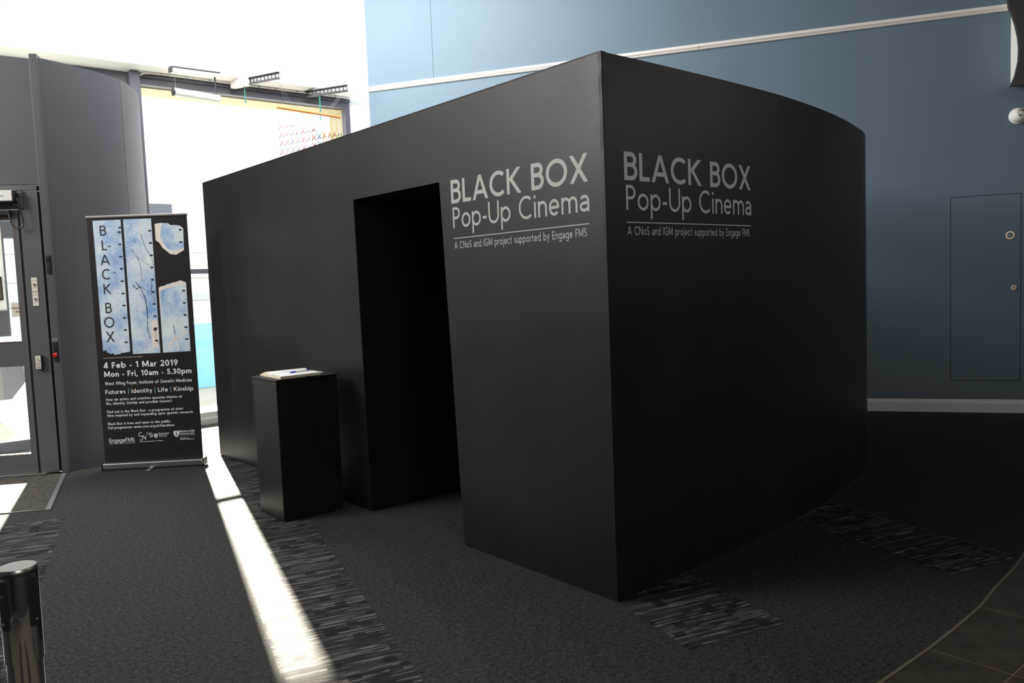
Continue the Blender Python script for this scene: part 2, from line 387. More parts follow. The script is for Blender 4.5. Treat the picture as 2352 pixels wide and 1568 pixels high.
def text_mb(txt, T, u0, z0, width, cap, wt, sp=.13, only=None, mb=None, warp=None, index=None):
    """lettering laid in frame T (local x along, z up); squeezed to the given width"""
    xs = 0; items = []
    for i, c in enumerate(txt):
        W, q = glyph(c, wt); items.append((c, xs, q)); xs += W+(sp if i < len(txt)-1 else 0)
    sx = width/xs if width else cap
    mb = mb or MB(T)
    if index is not None: items = [items[index]]
    for c, x, q in items:
        if only is not None and (c in '|') != only: continue
        for vs, fs in q:
            lay = -.00005*(q.index((vs, fs))+1)
            pts = [(u0+(x+a)*sx, lay, z0+b*cap) for a, b in vs]
            if warp: pts = [warp(p) for p in pts]
            mb.add(pts, fs)
    return mb

# ================================================================== SETTING
SA = math.radians(16.1); SDIR = Vector((math.sin(SA), math.cos(SA), 0)); SPER = Vector((math.cos(SA), -math.sin(SA), 0))
edge = [(-6, 1.40), (1.6, 1.325), (2.67, 1.312), (3.06, 1.308), (3.33, 1.315), (3.6, 1.328), (3.84, 1.36), (4.2, 1.395), (4.42, 1.43), (5.2, 1.56), (6.2, 1.80), (7.4, 2.2), (9.3, 2.9)]
WD = Vector((-.51583, .85669, 0)); WN = Vector((.85669, .51583, 0)); W0 = Vector((7.905, 3.923, 0))   # blue wall
fl = [(x, y) for x, y in edge if x <= 8.6]; fl[-1] = (7.4, 2.2)
floor = MB().prism(edge[1:-1] + [(8.97, 2.15), (5.0, 8.75), (5.0, 9.12), (-4.5, 9.12), (-4.5, 1.38)], -.02, 0).build('floor', 'carpet', kind='structure')
tag(floor, 'charcoal speckled carpet with striped carpet strips')
def strip(t0, t1, s0, s1, z=.0012):
    T = frame((0, 0, 0), SPER, SDIR)
    o = MB(T).box(t0, s0, -.004, t1, s1, z)
    ob = o.build('carpet_strip', 'strip', floor)
    ob.data.transform(Matrix.Identity(4))
    # keep object axes on the strip so the weave follows it
    R = frame((0, 0, 0), SPER, SDIR); ob.data.transform(R.inverted()); ob.matrix_world = R
    ob.rotation_euler = R.to_euler(); return ob
st1 = strip(-1.07, -.60, -1.5, 6.02); strip(.353, .815, -1.5, 8.2); strip(1.80, 2.288, 2.52, 3.2); strip(3.30, 3.77, 2.57, 5.2)
st1['label'] = 'striped brown carpet strip running past the entrance mat'
# stone paving in the near right corner
bed = MB().prism([(-4.5, -4), (12.9, -4), (9.3, 2.6)] + [(x, y-.0) for x, y in reversed(edge[1:-1])] + [(-4.5, 1.38)], -.03, -.0015).build('grout_bed', 'grout', floor)
def edge_y(x):
    for (x0, y0), (x1, y1) in zip(edge, edge[1:]):
        if x0 <= x <= x1: return y0+(y1-y0)*(x-x0)/(x1-x0)
    return 1.4
g = .0045
k = 0
for i in range(-2, 9):
    xa, xb = 3.06+.54*i+g, 3.06+.54*(i+1)-g
    for j in range(0, 4):
        yt = None if j == 0 else 1.02-.54*(j-1)-g
        yb = 1.02-.54*j+g
        if j == 0:
            top = [(x, edge_y(x)-.012) for x in (xb, xa+(xb-xa)*.75, (xa+xb)/2, xa+(xb-xa)*.25, xa)]
        else: top = [(xb, yt), (xa, yt)]
        MB().prism([(xa, yb), (xb, yb)]+top, -.02, random.uniform(-.0005, .0008)).build('stone_tile', 'stone', floor, loc=((xa+xb)/2, yb, 0))
e2 = MB().wall([(x, y-.012) for x, y in edge[1:-1]], .012, -.01, .0025).build('edge_strip', 'grout', floor)

# blue wall (right) : lower part with the cupboard opening, upper part in two boards
TW = frame(W0, WD, WN)      # local x = along (towards the window), local y = into the wall
SL, SR = -9.6, 5.43
wr = MB(TW)
wr.box(SL, 0, 0, -1.300, .2, 3.75).box(-.710, 0, 0, SR, .2, 3.75).box(-1.300, 0, 0, -.710, .2, .305).box(-1.300, 0, 2.062, -.710, .2, 3.75).box(-1.3, .03, .305, -.71, .2, 2.062)
wr.box(SL, 0, 3.75, 4.585, .2, 7.2).box(4.589, 0, 3.75, SR, .2, 7.2)
wall_r = wr.build('wall_right', 'blue', kind='structure'); tag(wall_r, 'tall blue painted wall behind the black box')
# skirting with moulded top and dado rail
def mould(name, prof, s0, s1, label, mat='trim'):
    mb = MB(TW); n = len(prof)
    vs = [(s, -y, z) for s in (s0, s1) for y, z in prof]
    mb.add(vs, [tuple(range(n)), tuple(range(2*n-1, n-1, -1))]+[(i, (i+1) % n, (i+1) % n+n, i+n) for i in range(n)])
    o = mb.build(name, mat, kind='structure'); tag(o, label); return o
mould('baseboard_right', [(0, 0), (.018, 0), (.018, .092), (.012, .097), (.014, .104), (.006, .112), (.007, .119), (0, .124)], SL, SR, 'white moulded skirting board at the foot of the blue wall')
rail = [(0, 3.722), (.012, 3.722), (.022, 3.730), (.014, 3.738), (.030, 3.752), (.030, 3.764), (.018, 3.772), (.020, 3.782), (0, 3.788)]
mould('trim_1', rail, 1.603, SR, 'white moulded rail high on the blue wall, left length')
mould('trim_2', rail, SL, 1.600, 'white moulded rail high on the blue wall, right length')

# window wall, bulkhead above it, soffit
WY = 9.0
wb = MB()
wb.box(-4.5, WY, 0, .35, WY+.12, 3.70)                       # solid part left
wb.box(5.06, WY, 0, 6.4, WY+.12, 3.70)                      # white pier right of the window
wb.add([(x, y, z) for x in (-4.5, 6.4) for y, z in ((8.8, 3.755), (9.0, 3.70), (9.12, 3.70), (9.12, 7.2), (8.8, 7.2))], [(0, 1, 2, 3, 4), (9, 8, 7, 6, 5)]+[(i, (i+1) % 5, (i+1) % 5+5, i+5) for i in range(5)])                 # bulkhead face above the soffit
wall_b = wb.build('wall_back', 'bright', kind='structure'); tag(wall_b, 'white wall and bulkhead around and above the big window')
MB().box(-4.7, -4.2, 5.6, 13.2, 9.2, 5.75).build('ceiling', 'post', kind='structure')['label'] = 'high grey ceiling above the foyer'
wl = MB().box(-4.7, -4.2, 0, -4.5, 9.2, 7.2).build('wall_left', 'drum', kind='structure'); tag(wl, 'slate grey wall left of the foyer')
wf = MB().box(-4.7, -4.2, 0, 13.2, -4.0, 7.2).build('wall_front', 'brown', kind='structure'); tag(wf, 'dark wall behind the camera')

# the big window
win = thing('window_1', (3.8, WY, 0), 'tall bright foyer window with dark frame behind the black box', None, kind='structure')
MB().box(2.636, WY-.03, 3.60, 5.06, WY+.06, 3.67).box(2.636, WY-.05, 3.67, 5.06, WY+.06, 3.699).build('window_header', 'frame', win)
MB().box(5.0, WY-.03, 0, 5.06, WY+.06, 3.60).build('window_jamb', 'frame', win)
MB().box(2.53, WY-.09, 0, 2.636, WY+.05, 3.712, .012).build('window_post', 'frame', win)
MB().box(2.636, WY, 1.645, 5.0, WY+.05, 1.695).build('transom', 'frame', win)
MB().box(2.636, WY-.05, 0, 5.0, WY+.1, .06).box(2.636, WY-.01, .06, 5.0, WY+.06, .13).build('window_sill', 'steel', win)
for z0, z1 in ((.13, 1.645), (1.695, 3.60)):
    MB().box(2.636, WY+.02, z0, 5.0, WY+.028, z1).build('pane', 'glass', win)
MB().tube(spline([(2.64, WY-.07, 3.68), (2.75, WY-.08, 3.709), (3.3, WY-.08, 3.709), (4.2, WY-.08, 3.709), (5.04, WY-.08, 3.709)], 6), .008, 8).build('conduit', 'trim', win, smooth=True)
for x in (2.85, 3.1, 3.35, 3.9, 4.1, 4.35, 4.6, 4.85): MB().box(x-.008, WY-.092, 3.698, x+.008, WY-.05, 3.716).build('conduit_clip', 'steel', win)
win2 = thing('window_2', (1.6, WY, 0), 'narrow strip of window above the grey lobby wall, left of the window post', None, kind='structure')
MB().box(.35, WY-.03, 3.60, 2.53, WY+.06, 3.699).box(2.44, WY-.03, 2.2, 2.53, WY+.06, 3.60).box(.35, WY-.03, 2.14, 2.53, WY+.06, 2.2).build('window_frame', 'frame', win2)
MB().box(.35, WY+.02, 2.2, 2.44, WY+.028, 3.60).build('pane', 'glass', win2)
# reveal outside: soffit and side cheek, thin bars
sof = MB().box(-4.5, WY+.12, 3.60, 6.4, WY+.50, 3.75).box(5.06, WY+.12, 0, 5.4, WY+.50, 3.60).build('trim_3', 'soffit', kind='structure'); sof['label'] = 'cream reveal outside the big window'
MB().box(-6, WY+.12, 4.46, 8, 12.0, 4.62).build('sun_cutoff_slab', 'soffit', kind='structure')['label'] = 'added unseen slab outside that cuts off the sunbeam'  # out-of-view slab added to end the sun streak on the carpet

# ------------------------------------------------------------------ lobby (curved drum) with the entrance door
DO = Vector((1.292, 7.589, 0)); DA = Vector((.8646, -.5027, 0)); DB = Vector((.5027, .8646, 0))    # door plane: along / into the lobby
TD = frame(DO, DA, DB)
curve = [(1.437, 7.505), (1.64, 7.585), (1.84, 7.685), (2.01, 7.79), (2.19, 7.945), (2.36, 8.20), (2.485, 8.50), (2.555, 8.9)]
cp = [(v.x, v.y) for v in spline([(*p, 0) for p in curve], 6)]
lob = thing('wall_lobby', (1.6, 7.9, 0), 'slate grey curved wall of the entrance lobby', None, kind='structure')
k1 = [p for p in cp if p[0] < 2.19]; k2 = [p for p in cp if p[0] >= 2.18]
MB().wall(k1, .09, 0, 3.36).build('wall_panel', 'drum', lob, smooth=True)
MB().wall([(k1[-1][0]+.0035, k1[-1][1]+.003)]+k2[1:], .09, 0, 3.36).build('wall_panel', 'drum', lob, smooth=True)
MB().wall([(2.144, 7.939), (2.184, 7.983)], .03, 0, 3.3).build('seam_light_stop', 'drum', lob)  # backing strip added behind the seam to stop sun leaking through
mbt = MB(TD); mbt.add([(-3.2, 0, 2.36), (.113, 0, 2.36), (.113, 0, 3.35), (-.12, 0, 3.375), (-3.2, 0, 3.55), (-3.2, .09, 2.36), (.113, .09, 2.36), (.113, .09, 3.35), (-.12, .09, 3.375), (-3.2, .09, 3.55)],
        [(0, 1, 2, 3, 4), (9, 8, 7, 6, 5), (0, 5, 6, 1), (1, 6, 7, 2), (2, 7, 8, 3), (3, 8, 9, 4), (4, 9, 5, 0)])
mbt.build('wall_panel', 'drum', lob)
MB(TD).box(.116, -.02, 0, .172, .06, 3.385, .004).build('post', 'post', lob)
MB(TD).box(.098, .03, 0, .118, .06, 3.33).build('shadow_gap', 'gasket', lob)
MB(TD).box(-3.2, 0, 0, -1.02, .09, 2.36).build('wall_panel', 'drum', lob)
# dust and torn card on the ledge of the curved wall
led = MB()
for i in range(60):
    p = cp[random.randrange(4, 36)]; a = random.uniform(0, 3.14); l = random.uniform(.012, .04); z = random.uniform(.004, .014)
    x, y = p[0]-.03+random.uniform(-.02, .02), p[1]+.04
    led.add([(x, y, 3.361), (x+l*math.cos(a), y+l*math.sin(a), 3.361), (x+l*math.cos(a), y+l*math.sin(a), 3.361+z), (x, y, 3.359+z*1.4)], [(0, 1, 2, 3)])
led.build('dust_fringe', 'steel', lob, kind='stuff', fix=False)

# door frame, leaf, closer
fr = thing('door_1', tuple(DO), 'grey aluminium framed glass entrance door of the lobby', None, kind='structure')
MB(TD).box(-.045, -.012, .012, .026, .07, 2.305).box(.026, -.018, .012, .098, .07, 2.305).build('jamb', 'alu', fr)
MB(TD).box(-1.02, -.018, 2.31, .098, .07, 2.352, .003).build('head', 'alu', fr)
MB(TD).box(-1.02, -.010, 2.165, -.045, .06, 2.307).box(-.044, -.03, 2.17, -.012, -.012, 2.305).build('header_panel', 'alu', fr)
MB(TD).box(-1.02, -.012, .012, -.96, .07, 2.165).build('jamb', 'alu', fr)
MB(TD).box(-.058, -.004, .012, -.046, .05, 2.16).build('gasket', 'gasket', fr)
MB(TD).box(-1.02, -.05, 0, .0, .09, .014, .003).build('threshold', 'silver', fr)
leaf = MB(TD)
for a in ((-.113, .012, -.06, 2.16), (-.95, .012, -.897, 2.16), (-.897, .012, -.113, .175), (-.897, .897, -.113, 1.100), (-.897, 2.076, -.113, 2.16)):
    leaf.box(a[0], .0, a[1], a[2], .045, a[3])
lf = leaf.build('door_leaf', 'alu', fr)
MB(TD).box(-.078, -.012, .02, -.062, .0, 2.15, .003).build('edge_bead', 'alu', fr)
for z0, z1 in ((.175, .897), (1.100, 2.076)):
    MB(TD).box(-.897, .02, z0, -.113, .026, z1).build('pane', 'glass', fr)
    MB(TD).box(-.897, -.003, z0-.006, -.113, .0, z0+.003).build('glazing_bead', 'silver', fr)
# sign on the glass
sg = MB(TD).box(-.175, .015, 1.30, -.116, .0195, 1.415).build('glass_sign', 'cream', fr)
mb = text_mb('Autom', TD, -.170, 1.365, .052, .017, .16); [v.__setitem__(slice(None), (v+DB*.0142)) for v in mb.v]; mb.build('sign_lettering', 'ink', sg, fix=False)
mb = text_mb('doo', TD, -.146, 1.335, .028, .017, .16); [v.__setitem__(slice(None), (v+DB*.0142)) for v in mb.v]; mb.build('sign_lettering', 'ink', sg, fix=False)
# operator box, arm rail, cable
op = thing('door_operator', tuple(DO+DA*(-.4)+Vector((0, 0, 2.2))), 'white box shaped automatic door operator above the glass door', 'door operator')
MB(TD).box(-.80, -.095, 2.222, -.062, -.011, 2.305, .004).build('casing', 'whitepl', op)
MB(TD).box(-.0615, -.09, 2.218, -.050, -.011, 2.302, .003).build('end_cap', 'darkpl', op)
MB(TD).box(-.80, -.096, 2.212, -.055, -.02, 2.221).build('bottom_strip', 'darkpl', op)
mb = text_mb('rsmsa', TD, -.155, 2.256, .034, .010, .2); [v.__setitem__(slice(None), (v-DB*.0956)) for v in mb.v]; mb.build('small_print', 'ink', op, fix=False, kind='stuff')
MB(TD).tube([(-.05, -.05, 2.287), (-.028, -.06, 2.288)], .006, 10).build('screw', 'silver', op)
MB(TD).box(-.085, -.025, 2.188, -.038, -.011, 2.206, .003).build('bracket', 'silver', op)
ar = MB(TD).box(-.80, -.05, 2.118, -.118, -.012, 2.152, .004).build('guide_rail', 'darkpl', op)
MB(TD).box(-.124, -.053, 2.112, -.106, -.011, 2.156, .004).build('rail_cap', 'darkpl', op)
cb = spline([(-.055, -.06, 2.246), (-.036, -.07, 2.235), (-.025, -.068, 2.17), (-.005, -.062, 2.08), (-.008, -.06, 2.03), (-.045, -.06, 2.005), (-.085, -.06, 2.03), (-.104, -.055, 2.09), (-.112, -.045, 2.13)], 7)
MB(TD).tube(cb, .0058, 8).build('cable', 'darkpl', op, smooth=True)

# plates, push pad, key switch, call point
def plate(z0, z1, label):
    t = thing('key_switch', tuple(DO+DA*.025+Vector((0, 0, z0))), label, 'switch', 'cream key switches on the door jamb')
    MB(TD).box(.002, -.022, z0, .047, -.0183, z1, .0015).build('face_plate', 'cream', t)
    zc = (z0+z1)/2
    MB(TD).tube([(.0245, -.022, zc), (.0245, -.028, zc)], .0098, 18).build('key_barrel', 'silver', t)
    MB(TD).tube([(.0245, -.028, zc), (.0245, -.0285, zc)], .0062, 14).build('key_face', 'steel', t)
    for dz in (-.046, .046): MB(TD).tube([(.0245, -.022, zc+dz), (.0245, -.0232, zc+dz)], .0022, 8).build('screw', 'steel', t)
    m = MB(TD)
    for a, b in ((.010, .020), (.026, .040), (.012, .038)):
        zz = zc+(.030 if b < .041 and a != .012 else -.024); m.add([(a, -.0222, zz), (b, -.0222, zz), (b, -.0222, zz+.003), (a, -.0222, zz+.003)], [(0, 1, 2, 3)])
    m.build('small_print', 'ink', t, fix=False, kind='stuff')
plate(1.498, 1.612, 'upper cream key switch plate on the grey door jamb')
plate(1.382, 1.494, 'lower cream key switch plate on the grey door jamb')
pp = thing('push_pad', tuple(DO+DA*.02+Vector((0, 0, .87))), 'cream push to open pad with wheelchair sign on the door jamb', 'door button')
MB(TD).box(-.005, -.048, .868, .042, -.018, .982, .003).build('backbox', 'darkpl', pp)
MB(TD).box(-.004, -.052, .872, .036, -.0475, .979, .002).build('face_plate', 'cream', pp)
def lift(mb, d): mb.v = [v+d for v in mb.v]; return mb
for i, (tx, wd_) in enumerate((('PUSH', .030), ('TO', .013), ('OPEN', .030))):
    lift(text_mb(tx, TD, .016-wd_/2, .909-.014*i, wd_, .010, .2), -DB*.0524).build('pad_lettering', 'ink', pp, fix=False)
wc = MB(TD)
wc.tube([(.016+.010*math.cos(a), -.0524, .940+.010*math.sin(a)) for a in [math.radians(120+300*i/16) for i in range(15)]], .0011, 5)
wc.tube([(.0145, -.0524, .966), (.0145, -.0524, .962)], .0028, 8); wc.tube([(.0145, -.0524, .960), (.0155, -.0524, .946), (.0245, -.0524, .945), (.029, -.0524, .933), (.032, -.0524, .935)], .0011, 5)
wc.build('wheelchair_symbol', 'ink', pp)
ks = thing('maglock_switch', tuple(DO+DA*.15+Vector((0, 0, 1.64))), 'slim black key switch on the post beside the door', 'switch')
MB(TD).box(.128, -.034, 1.640, .160, -.0205, 1.786, .002).build('body', 'darkpl', ks)
MB(TD).tube([(.144, -.034, 1.755), (.144, -.042, 1.755)], .009, 14).build('key_barrel', 'chrome', ks)
MB(TD).box(.132, -.037, 1.665, .157, -.034, 1.738, .002).build('cover', 'gasket', ks)
for z in (1.776, 1.652): MB(TD).tube([(.144, -.034, z), (.144, -.0355, z)], .003, 8).build('screw', 'silver', ks)
cp_ = thing('door_release_unit', tuple(DO+DA*.145+Vector((0, 0, .93))), 'narrow black unit with a red push button on the grey post', 'door release')
MB(TD).box(.127, -.034, .928, .163, -.0205, 1.080, .002).build('body', 'darkpl', cp_)
MB(TD).tube([(.145, -.034, .977), (.145, -.046, .977)], .0095, 16).build('button_stem', 'gasket', cp_)
MB(TD).tube([(.146, -.046, .977), (.146, -.052, .977), (.146, -.060, .977)], [.015, .019, .013], 20).build('button', 'red', cp_, smooth=True)
MB(TD).tube([(.145, -.034, 1.035), (.145, -.040, 1.035)], .012, 16).build('key_barrel', 'gasket', cp_)
MB(TD).box(.122, -.028, 1.083, .166, -.0205, 1.112, .001).build('label_plate', 'steel', cp_)
for z in (.938, 1.068): MB(TD).tube([(.145, -.034, z), (.145, -.0355, z)], .003, 8).build('screw', 'green' if z < 1 else 'silver', cp_)

# lobby interior and outer doors
MB().box(-.05, WY-.05, 1.10, 1.30, WY+.03, 2.3).build('wall_lobby_back', 'white', kind='structure')['label'] = 'cream wall seen through the door glass'
MB().box(-.05, WY-.062, 1.10, 1.30, WY-.051, 1.32).box(-.05, WY-.07, 1.32, 1.30, WY-.051, 1.345).build('trim_4', 'drum', kind='structure')['label'] = 'grey lower wall panel seen through the door glass'
pic = thing('framed_picture', (1.18, WY-.06, 1.44), 'dark framed picture on the lobby wall, seen through the door glass', 'picture')
MB().box(.83, WY-.08, 1.44, 1.275, WY-.0525, 1.66, .004).build('picture_frame', 'gasket', pic)
MB().box(.85, WY-.083, 1.455, 1.26, WY-.0805, 1.645).build('picture_print', 'pict', pic)
d2 = thing('door_2', (1.7, WY, 0), 'outer glass door of the lobby, seen through the entrance door', None, kind='structure')
MB().box(1.30, WY-.03, 1.1, 1.32, WY+.05, 2.14).box(2.38, WY-.03, 0, 2.44, WY+.05, 2.14).box(1.32, WY-.03, 0, 2.38, WY+.05, .10).box(1.32, WY-.03, 2.02, 2.38, WY+.05, 2.14).build('door_frame', 'frame', d2)
MB().box(-.05, WY, .10, 1.32, WY+.008, 1.10).build('pane', 'glass', d2); MB().box(-.05, WY-.03, 0, 1.32, WY+.05, .10).build('door_frame', 'frame', d2)
MB().box(1.32, WY, .10, 2.38, WY+.008, 2.02).build('pane', 'glass', d2)
lc = MB().prism([(-1.0, 8.93), (.35, 8.14), (1.25, 7.66), (1.42, 7.60), (1.9, 7.85), (2.2, 8.15), (2.42, 8.6), (2.47, 8.93)], -.003, .003).build('lobby_carpet', 'lobbycarpet', floor)

# entrance mat in its metal frame
DLOW = Vector((.8566, -.5160, 0))
P1 = Vector((1.036, 6.263, 0)); P2 = Vector((1.372, 7.455, 0)); P3 = P2-DA*2.4+Vector((0, -.0, 0)); P4 = P1-DLOW*2.4
matt = thing('entrance_mat', (0.6, 7.0, 0), 'brown speckled entrance mat in a metal frame before the glass door', 'mat')
MB().prism([tuple(v[:2]) for v in (P1, P2, P3, P4)], .0, .007).build('matting', 'mat', matt)
ins = (P2-P1).normalized(); lft = Vector((ins.y, -ins.x, 0))
MB().prism([tuple(v[:2]) for v in (P1+lft*.030, P2+lft*.030, P2, P1)], .0, .009).build('frame_strip', 'steel', matt)
MB().prism([tuple(v[:2]) for v in (P4-ins*.016, P1-ins*.016+lft*.03, P1+lft*.03, P1, P4)], .0, .009).build('frame_strip', 'silver', matt)

# ------------------------------------------------------------------ access cupboard door in the blue wall
d3 = thing('door_3', tuple(TW @ Vector((-1.0, 0, .305))), 'flush blue cupboard door in the blue wall right of the box', None, kind='structure')
dl = MB(TW).box(-1.295, .001, .310, -.715, .028, 2.057, .0008).build('door_leaf', 'blue', d3)
MB(TW).box(-1.2995, .012, .3055, -.7105, .0295, 2.0615).build('rebate', 'gasket', d3)
def disc(T, x, z, r, y0, y1, seg=28): return MB(T).tube([(x, y0, z), (x, y1, z)], r, seg)
rs = disc(TW, -1.208, 1.676, .037, .001, -.003).build('sign_ring', 'brass', d3, smooth=True)
disc(TW, -1.208, 1.676, .026, -.0031, -.0036).build('sign_face', 'signblue', rs)
FW = frame(W0, -WD, WN)
def wtext(txt, s, z, width, cap, y, par, mat='wtext', wt=.16):
    mb = text_mb(txt, frame(W0, -WD, -WN), -s-width/2, z, width, cap, wt); lift(mb, -WN*y); return mb.build('sign_lettering', mat, par, fix=False)
wtext('FIRE DOOR', -1.208, 1.682, .036, .006, .004, rs); wtext('KEEP', -1.208, 1.672, .018, .006, .004, rs); wtext('LOCKED', -1.208, 1.661, .028, .006, .004, rs)
lk = disc(TW, -1.239, 1.186, .0235, .001, -.006).build('lock', 'brass', d3, smooth=True)
disc(TW, -1.239, 1.186, .015, -.006, -.008).build('lock_plug', 'steel', lk); MB(TW).box(-1.2415, -.0085, 1.178, -1.2365, -.008, 1.196).build('keyhole', 'gasket', lk)
for z in (1.90, 1.42, .85, .5): disc(TW, -1.276, z, .006, .001, -.001, 12).build('screw', 'blue', d3)

# dome camera, white box and curved board high on the blue wall
dc = thing('security_camera', tuple(TW @ Vector((-1.262, 0, 2.765))), 'small white dome security camera on the blue wall', 'camera')
T2 = TW @ Matrix.Translation((-1.262, 0, 2.765)) @ Matrix.Rotation(math.radians(90), 4, 'X')
MB(T2).lathe([(.072, 0), (.074, .012), (.070, .020), (.064, .024)], seg=36).build('base_ring', 'whitepl', dc, smooth=True)
MB(T2).lathe([(.062, .024), (.058, .044), (.045, .062), (.024, .072), (.004, .075)], seg=36).build('ball_housing', 'whitepl', dc, smooth=True)
TL = T2 @ Matrix.Rotation(math.radians(-24), 4, 'Y') @ Matrix.Rotation(math.radians(-14), 4, 'X')
MB(TL).lathe([(.050, .05), (.050, .066), (.046, .068)], seg=30).build('lens_face', 'cream', dc, smooth=True)
for (x, y, r, m) in ((0, .012, .022, 'gasket'), (-.022, -.024, .009, 'darkpl'), (.024, -.020, .009, 'darkpl'), (.002, -.028, .004, 'darkpl')):
    MB(TL @ Matrix.Translation((x, y, 0))).lathe([(r, .066), (r, .071)], seg=20).build('lens' if r > .02 else 'sensor', m, dc)
wbx = MB(TW).box(-3.2, -.001, 3.043, -1.204, -.28, 4.6, .004).build('wall_duct', 'white'); tag(wbx, 'white boxed duct fixed high on the blue wall at the right edge', 'duct')

# ================================================================== BLACK BOX
BX, BY, BH = 2.568, 2.42, 2.377
plan = [(2.568, 2.42), (2.8, 2.4235), (3.0, 2.430), (3.3, 2.441), (3.6, 2.457), (3.85, 2.476), (4.1, 2.50), (4.46, 2.552), (4.79, 2.613), (5.1, 2.685), (5.4, 2.768), (5.66, 2.848), (5.95, 2.98), (6.2, 3.135), (6.42, 3.38), (6.54, 3.75), (6.54, 4.3), (6.35, 5.2), (5.8, 6.2), (4.9, 6.95), (4.0, 7.165)]
pc = [(v.x, v.y) for v in spline([(*p, 0) for p in plan], 6)]
def yc(x):
    for (x0, y0), (x1, y1) in zip(pc, pc[1:]):
        if x0 <= x <= x1: return y0+(y1-y0)*(x-x0)/(x1-x0)
    return 2.42
box = thing('black_cinema_box', (BX, BY, 0), 'large black walk-in cinema box with a doorway and a curved side', 'booth')
DY0, DY1, DZ = 3.634, 4.567, 1.976
dw = MB().box(BX, DY0, DZ, BX+.09, DY1, BH)
def slab(yb0, yb1, yt0, yt1, z0, z1):
    dw.add([(x, y, z) for z, ya, yb in ((z0, yb0, yb1), (z1, yt0, yt1)) for x, y in ((BX, ya), (BX+.09, ya), (BX+.09, yb), (BX, yb))],
           [(3, 2, 1, 0), (4, 5, 6, 7), (0, 1, 5, 4), (1, 2, 6, 5), (2, 3, 7, 6), (3, 0, 4, 7)])
slab(BY+.012, 3.548, BY+.012, DY0, .008, DZ); slab(4.538, 7.165, DY1, 7.165, .008, DZ)
dw.box(BX, BY+.012, DZ, BX+.09, DY0, BH).box(BX, DY1, DZ, BX+.09, 7.165, BH).build('doorway_wall', 'black', box)
MB().wall(pc, .09, .008, BH).build('curved_wall', 'black', box, smooth=True)
MB().box(BX+.09, 7.075, .008, 4.0, 7.165, BH).build('back_wall', 'black', box)
# corner joint: slightly ragged fabric-taped edge
cj = MB(); n = 40
for i in range(n+1):
    z = .008+(BH-.008)*i/n; a = random.uniform(-.0015, .0035)
    cj.v += [Vector((BX-.003, BY+.016+a, z)), Vector((BX-.004-a*.5, BY-.003, z)), Vector((BX+.004, BY-.0035, z))]
for i in range(n): cj.f += [(3*i, 3*i+1, 3*i+4, 3*i+3), (3*i+1, 3*i+2, 3*i+5, 3*i+4)]
cj.build('corner_tape', 'black', box, fix=False)
inner = [(p[0]-.02, p[1]+.05) for p in pc if p[0] < 6.3 and p[1] < 4]
MB().prism([(BX+.01, BY+.03)]+[(p[0]-.03, p[1]+.04) for p in pc[3:-3]]+[(4.0, 7.15), (BX+.01, 7.15)], BH-.05, BH-.01).build('roof', 'black', box)
MB().box(BX-.003, BY+.002, BH, BX+.03, 7.165, BH+.004).build('top_edging', 'black', box)
# passage inside the doorway
MB().add([(x, y, z) for z, ya in ((.008, 4.538), (DZ, DY1), (2.3, DY1+.0)) for x, y in ((BX+.0905, ya), (BX+1.5, ya), (BX+1.5, DY1+.08), (BX+.0905, DY1+.08))],
    [(3, 2, 1, 0), (8, 9, 10, 11)]+[(b+i, b+(i+1) % 4, b+4+(i+1) % 4, b+4+i) for b in (0, 4) for i in range(4)]).build('passage_wall', 'black', box)
MB().box(BX+1.5, BY+.6, 0, BX+1.56, DY1+.03, 2.30).build('passage_wall', 'black', box)
MB().box(BX+.09, DY0-.02, 0, BX+1.5, DY0-.08, 2.30).build('passage_wall', 'black', box)
MB().box(BX+.09, DY0-.08, DZ, BX+1.56, DY1+.03, DZ+.05).build('passage_ceiling', 'black', box)
# base gap strip
MB().box(BX+.006, BY+.02, 0, BX+.05, 3.54, .008).box(BX+.006, 4.545, 0, BX+.05, 7.16, .008).wall([(p[0]+.004, p[1]+.008) for p in pc[:-20]], .05, 0, .008).build('base_batten', 'gasket', box)

def sign(T, mat, warp=None, lift_v=Vector(), u0=.0, R=1.0):
    """u measured from the left end of the sign; R = total width"""
    def put(mb, nm): lift(mb, lift_v); return mb.build(nm, mat, box, fix=False)
    for txt, a, z, wd_, cap, wt, sp in (('BLACK BOX', u0, 1.850, R, .1225, .158, .10), ('Pop-Up Cinema', u0+.008, 1.722, R-.006, .108, .120, .13)):
        for i, c in enumerate(txt):
            if c != ' ': put(text_mb(txt, T, a, z, wd_, cap, wt, sp, index=i, warp=warp), 'letter')
    m = MB(T); n = 14
    for i in range(n):
        a, b = u0+.008+(R-.012)*i/n, u0+.008+(R-.012)*(i+1)/n
        pts = [(a, 0, 1.666), (b, 0, 1.666), (b, 0, 1.6705), (a, 0, 1.6705)]
        m.add([warp(p) for p in pts] if warp else pts, [(0, 1, 2, 3)])
    put(m, 'sign_rule')
    put(text_mb('A CNoS and IGM project supported by Engage FMS', T, u0+.012, 1.6135, R-.030, .0375, .13, .17, warp=warp), 'sign_lettering')
TA = frame((BX, 0, 0), (0, -1, 0), (1, 0, 0))
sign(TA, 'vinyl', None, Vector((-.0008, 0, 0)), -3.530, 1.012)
TB = frame((0, 0, 0), (1, 0, 0), (0, 1, 0))
sign(TB, 'vinyl2', lambda p: (p[0], yc(p[0])-.0012+p[1], p[2]), Vector(), 2.690, 1.010)

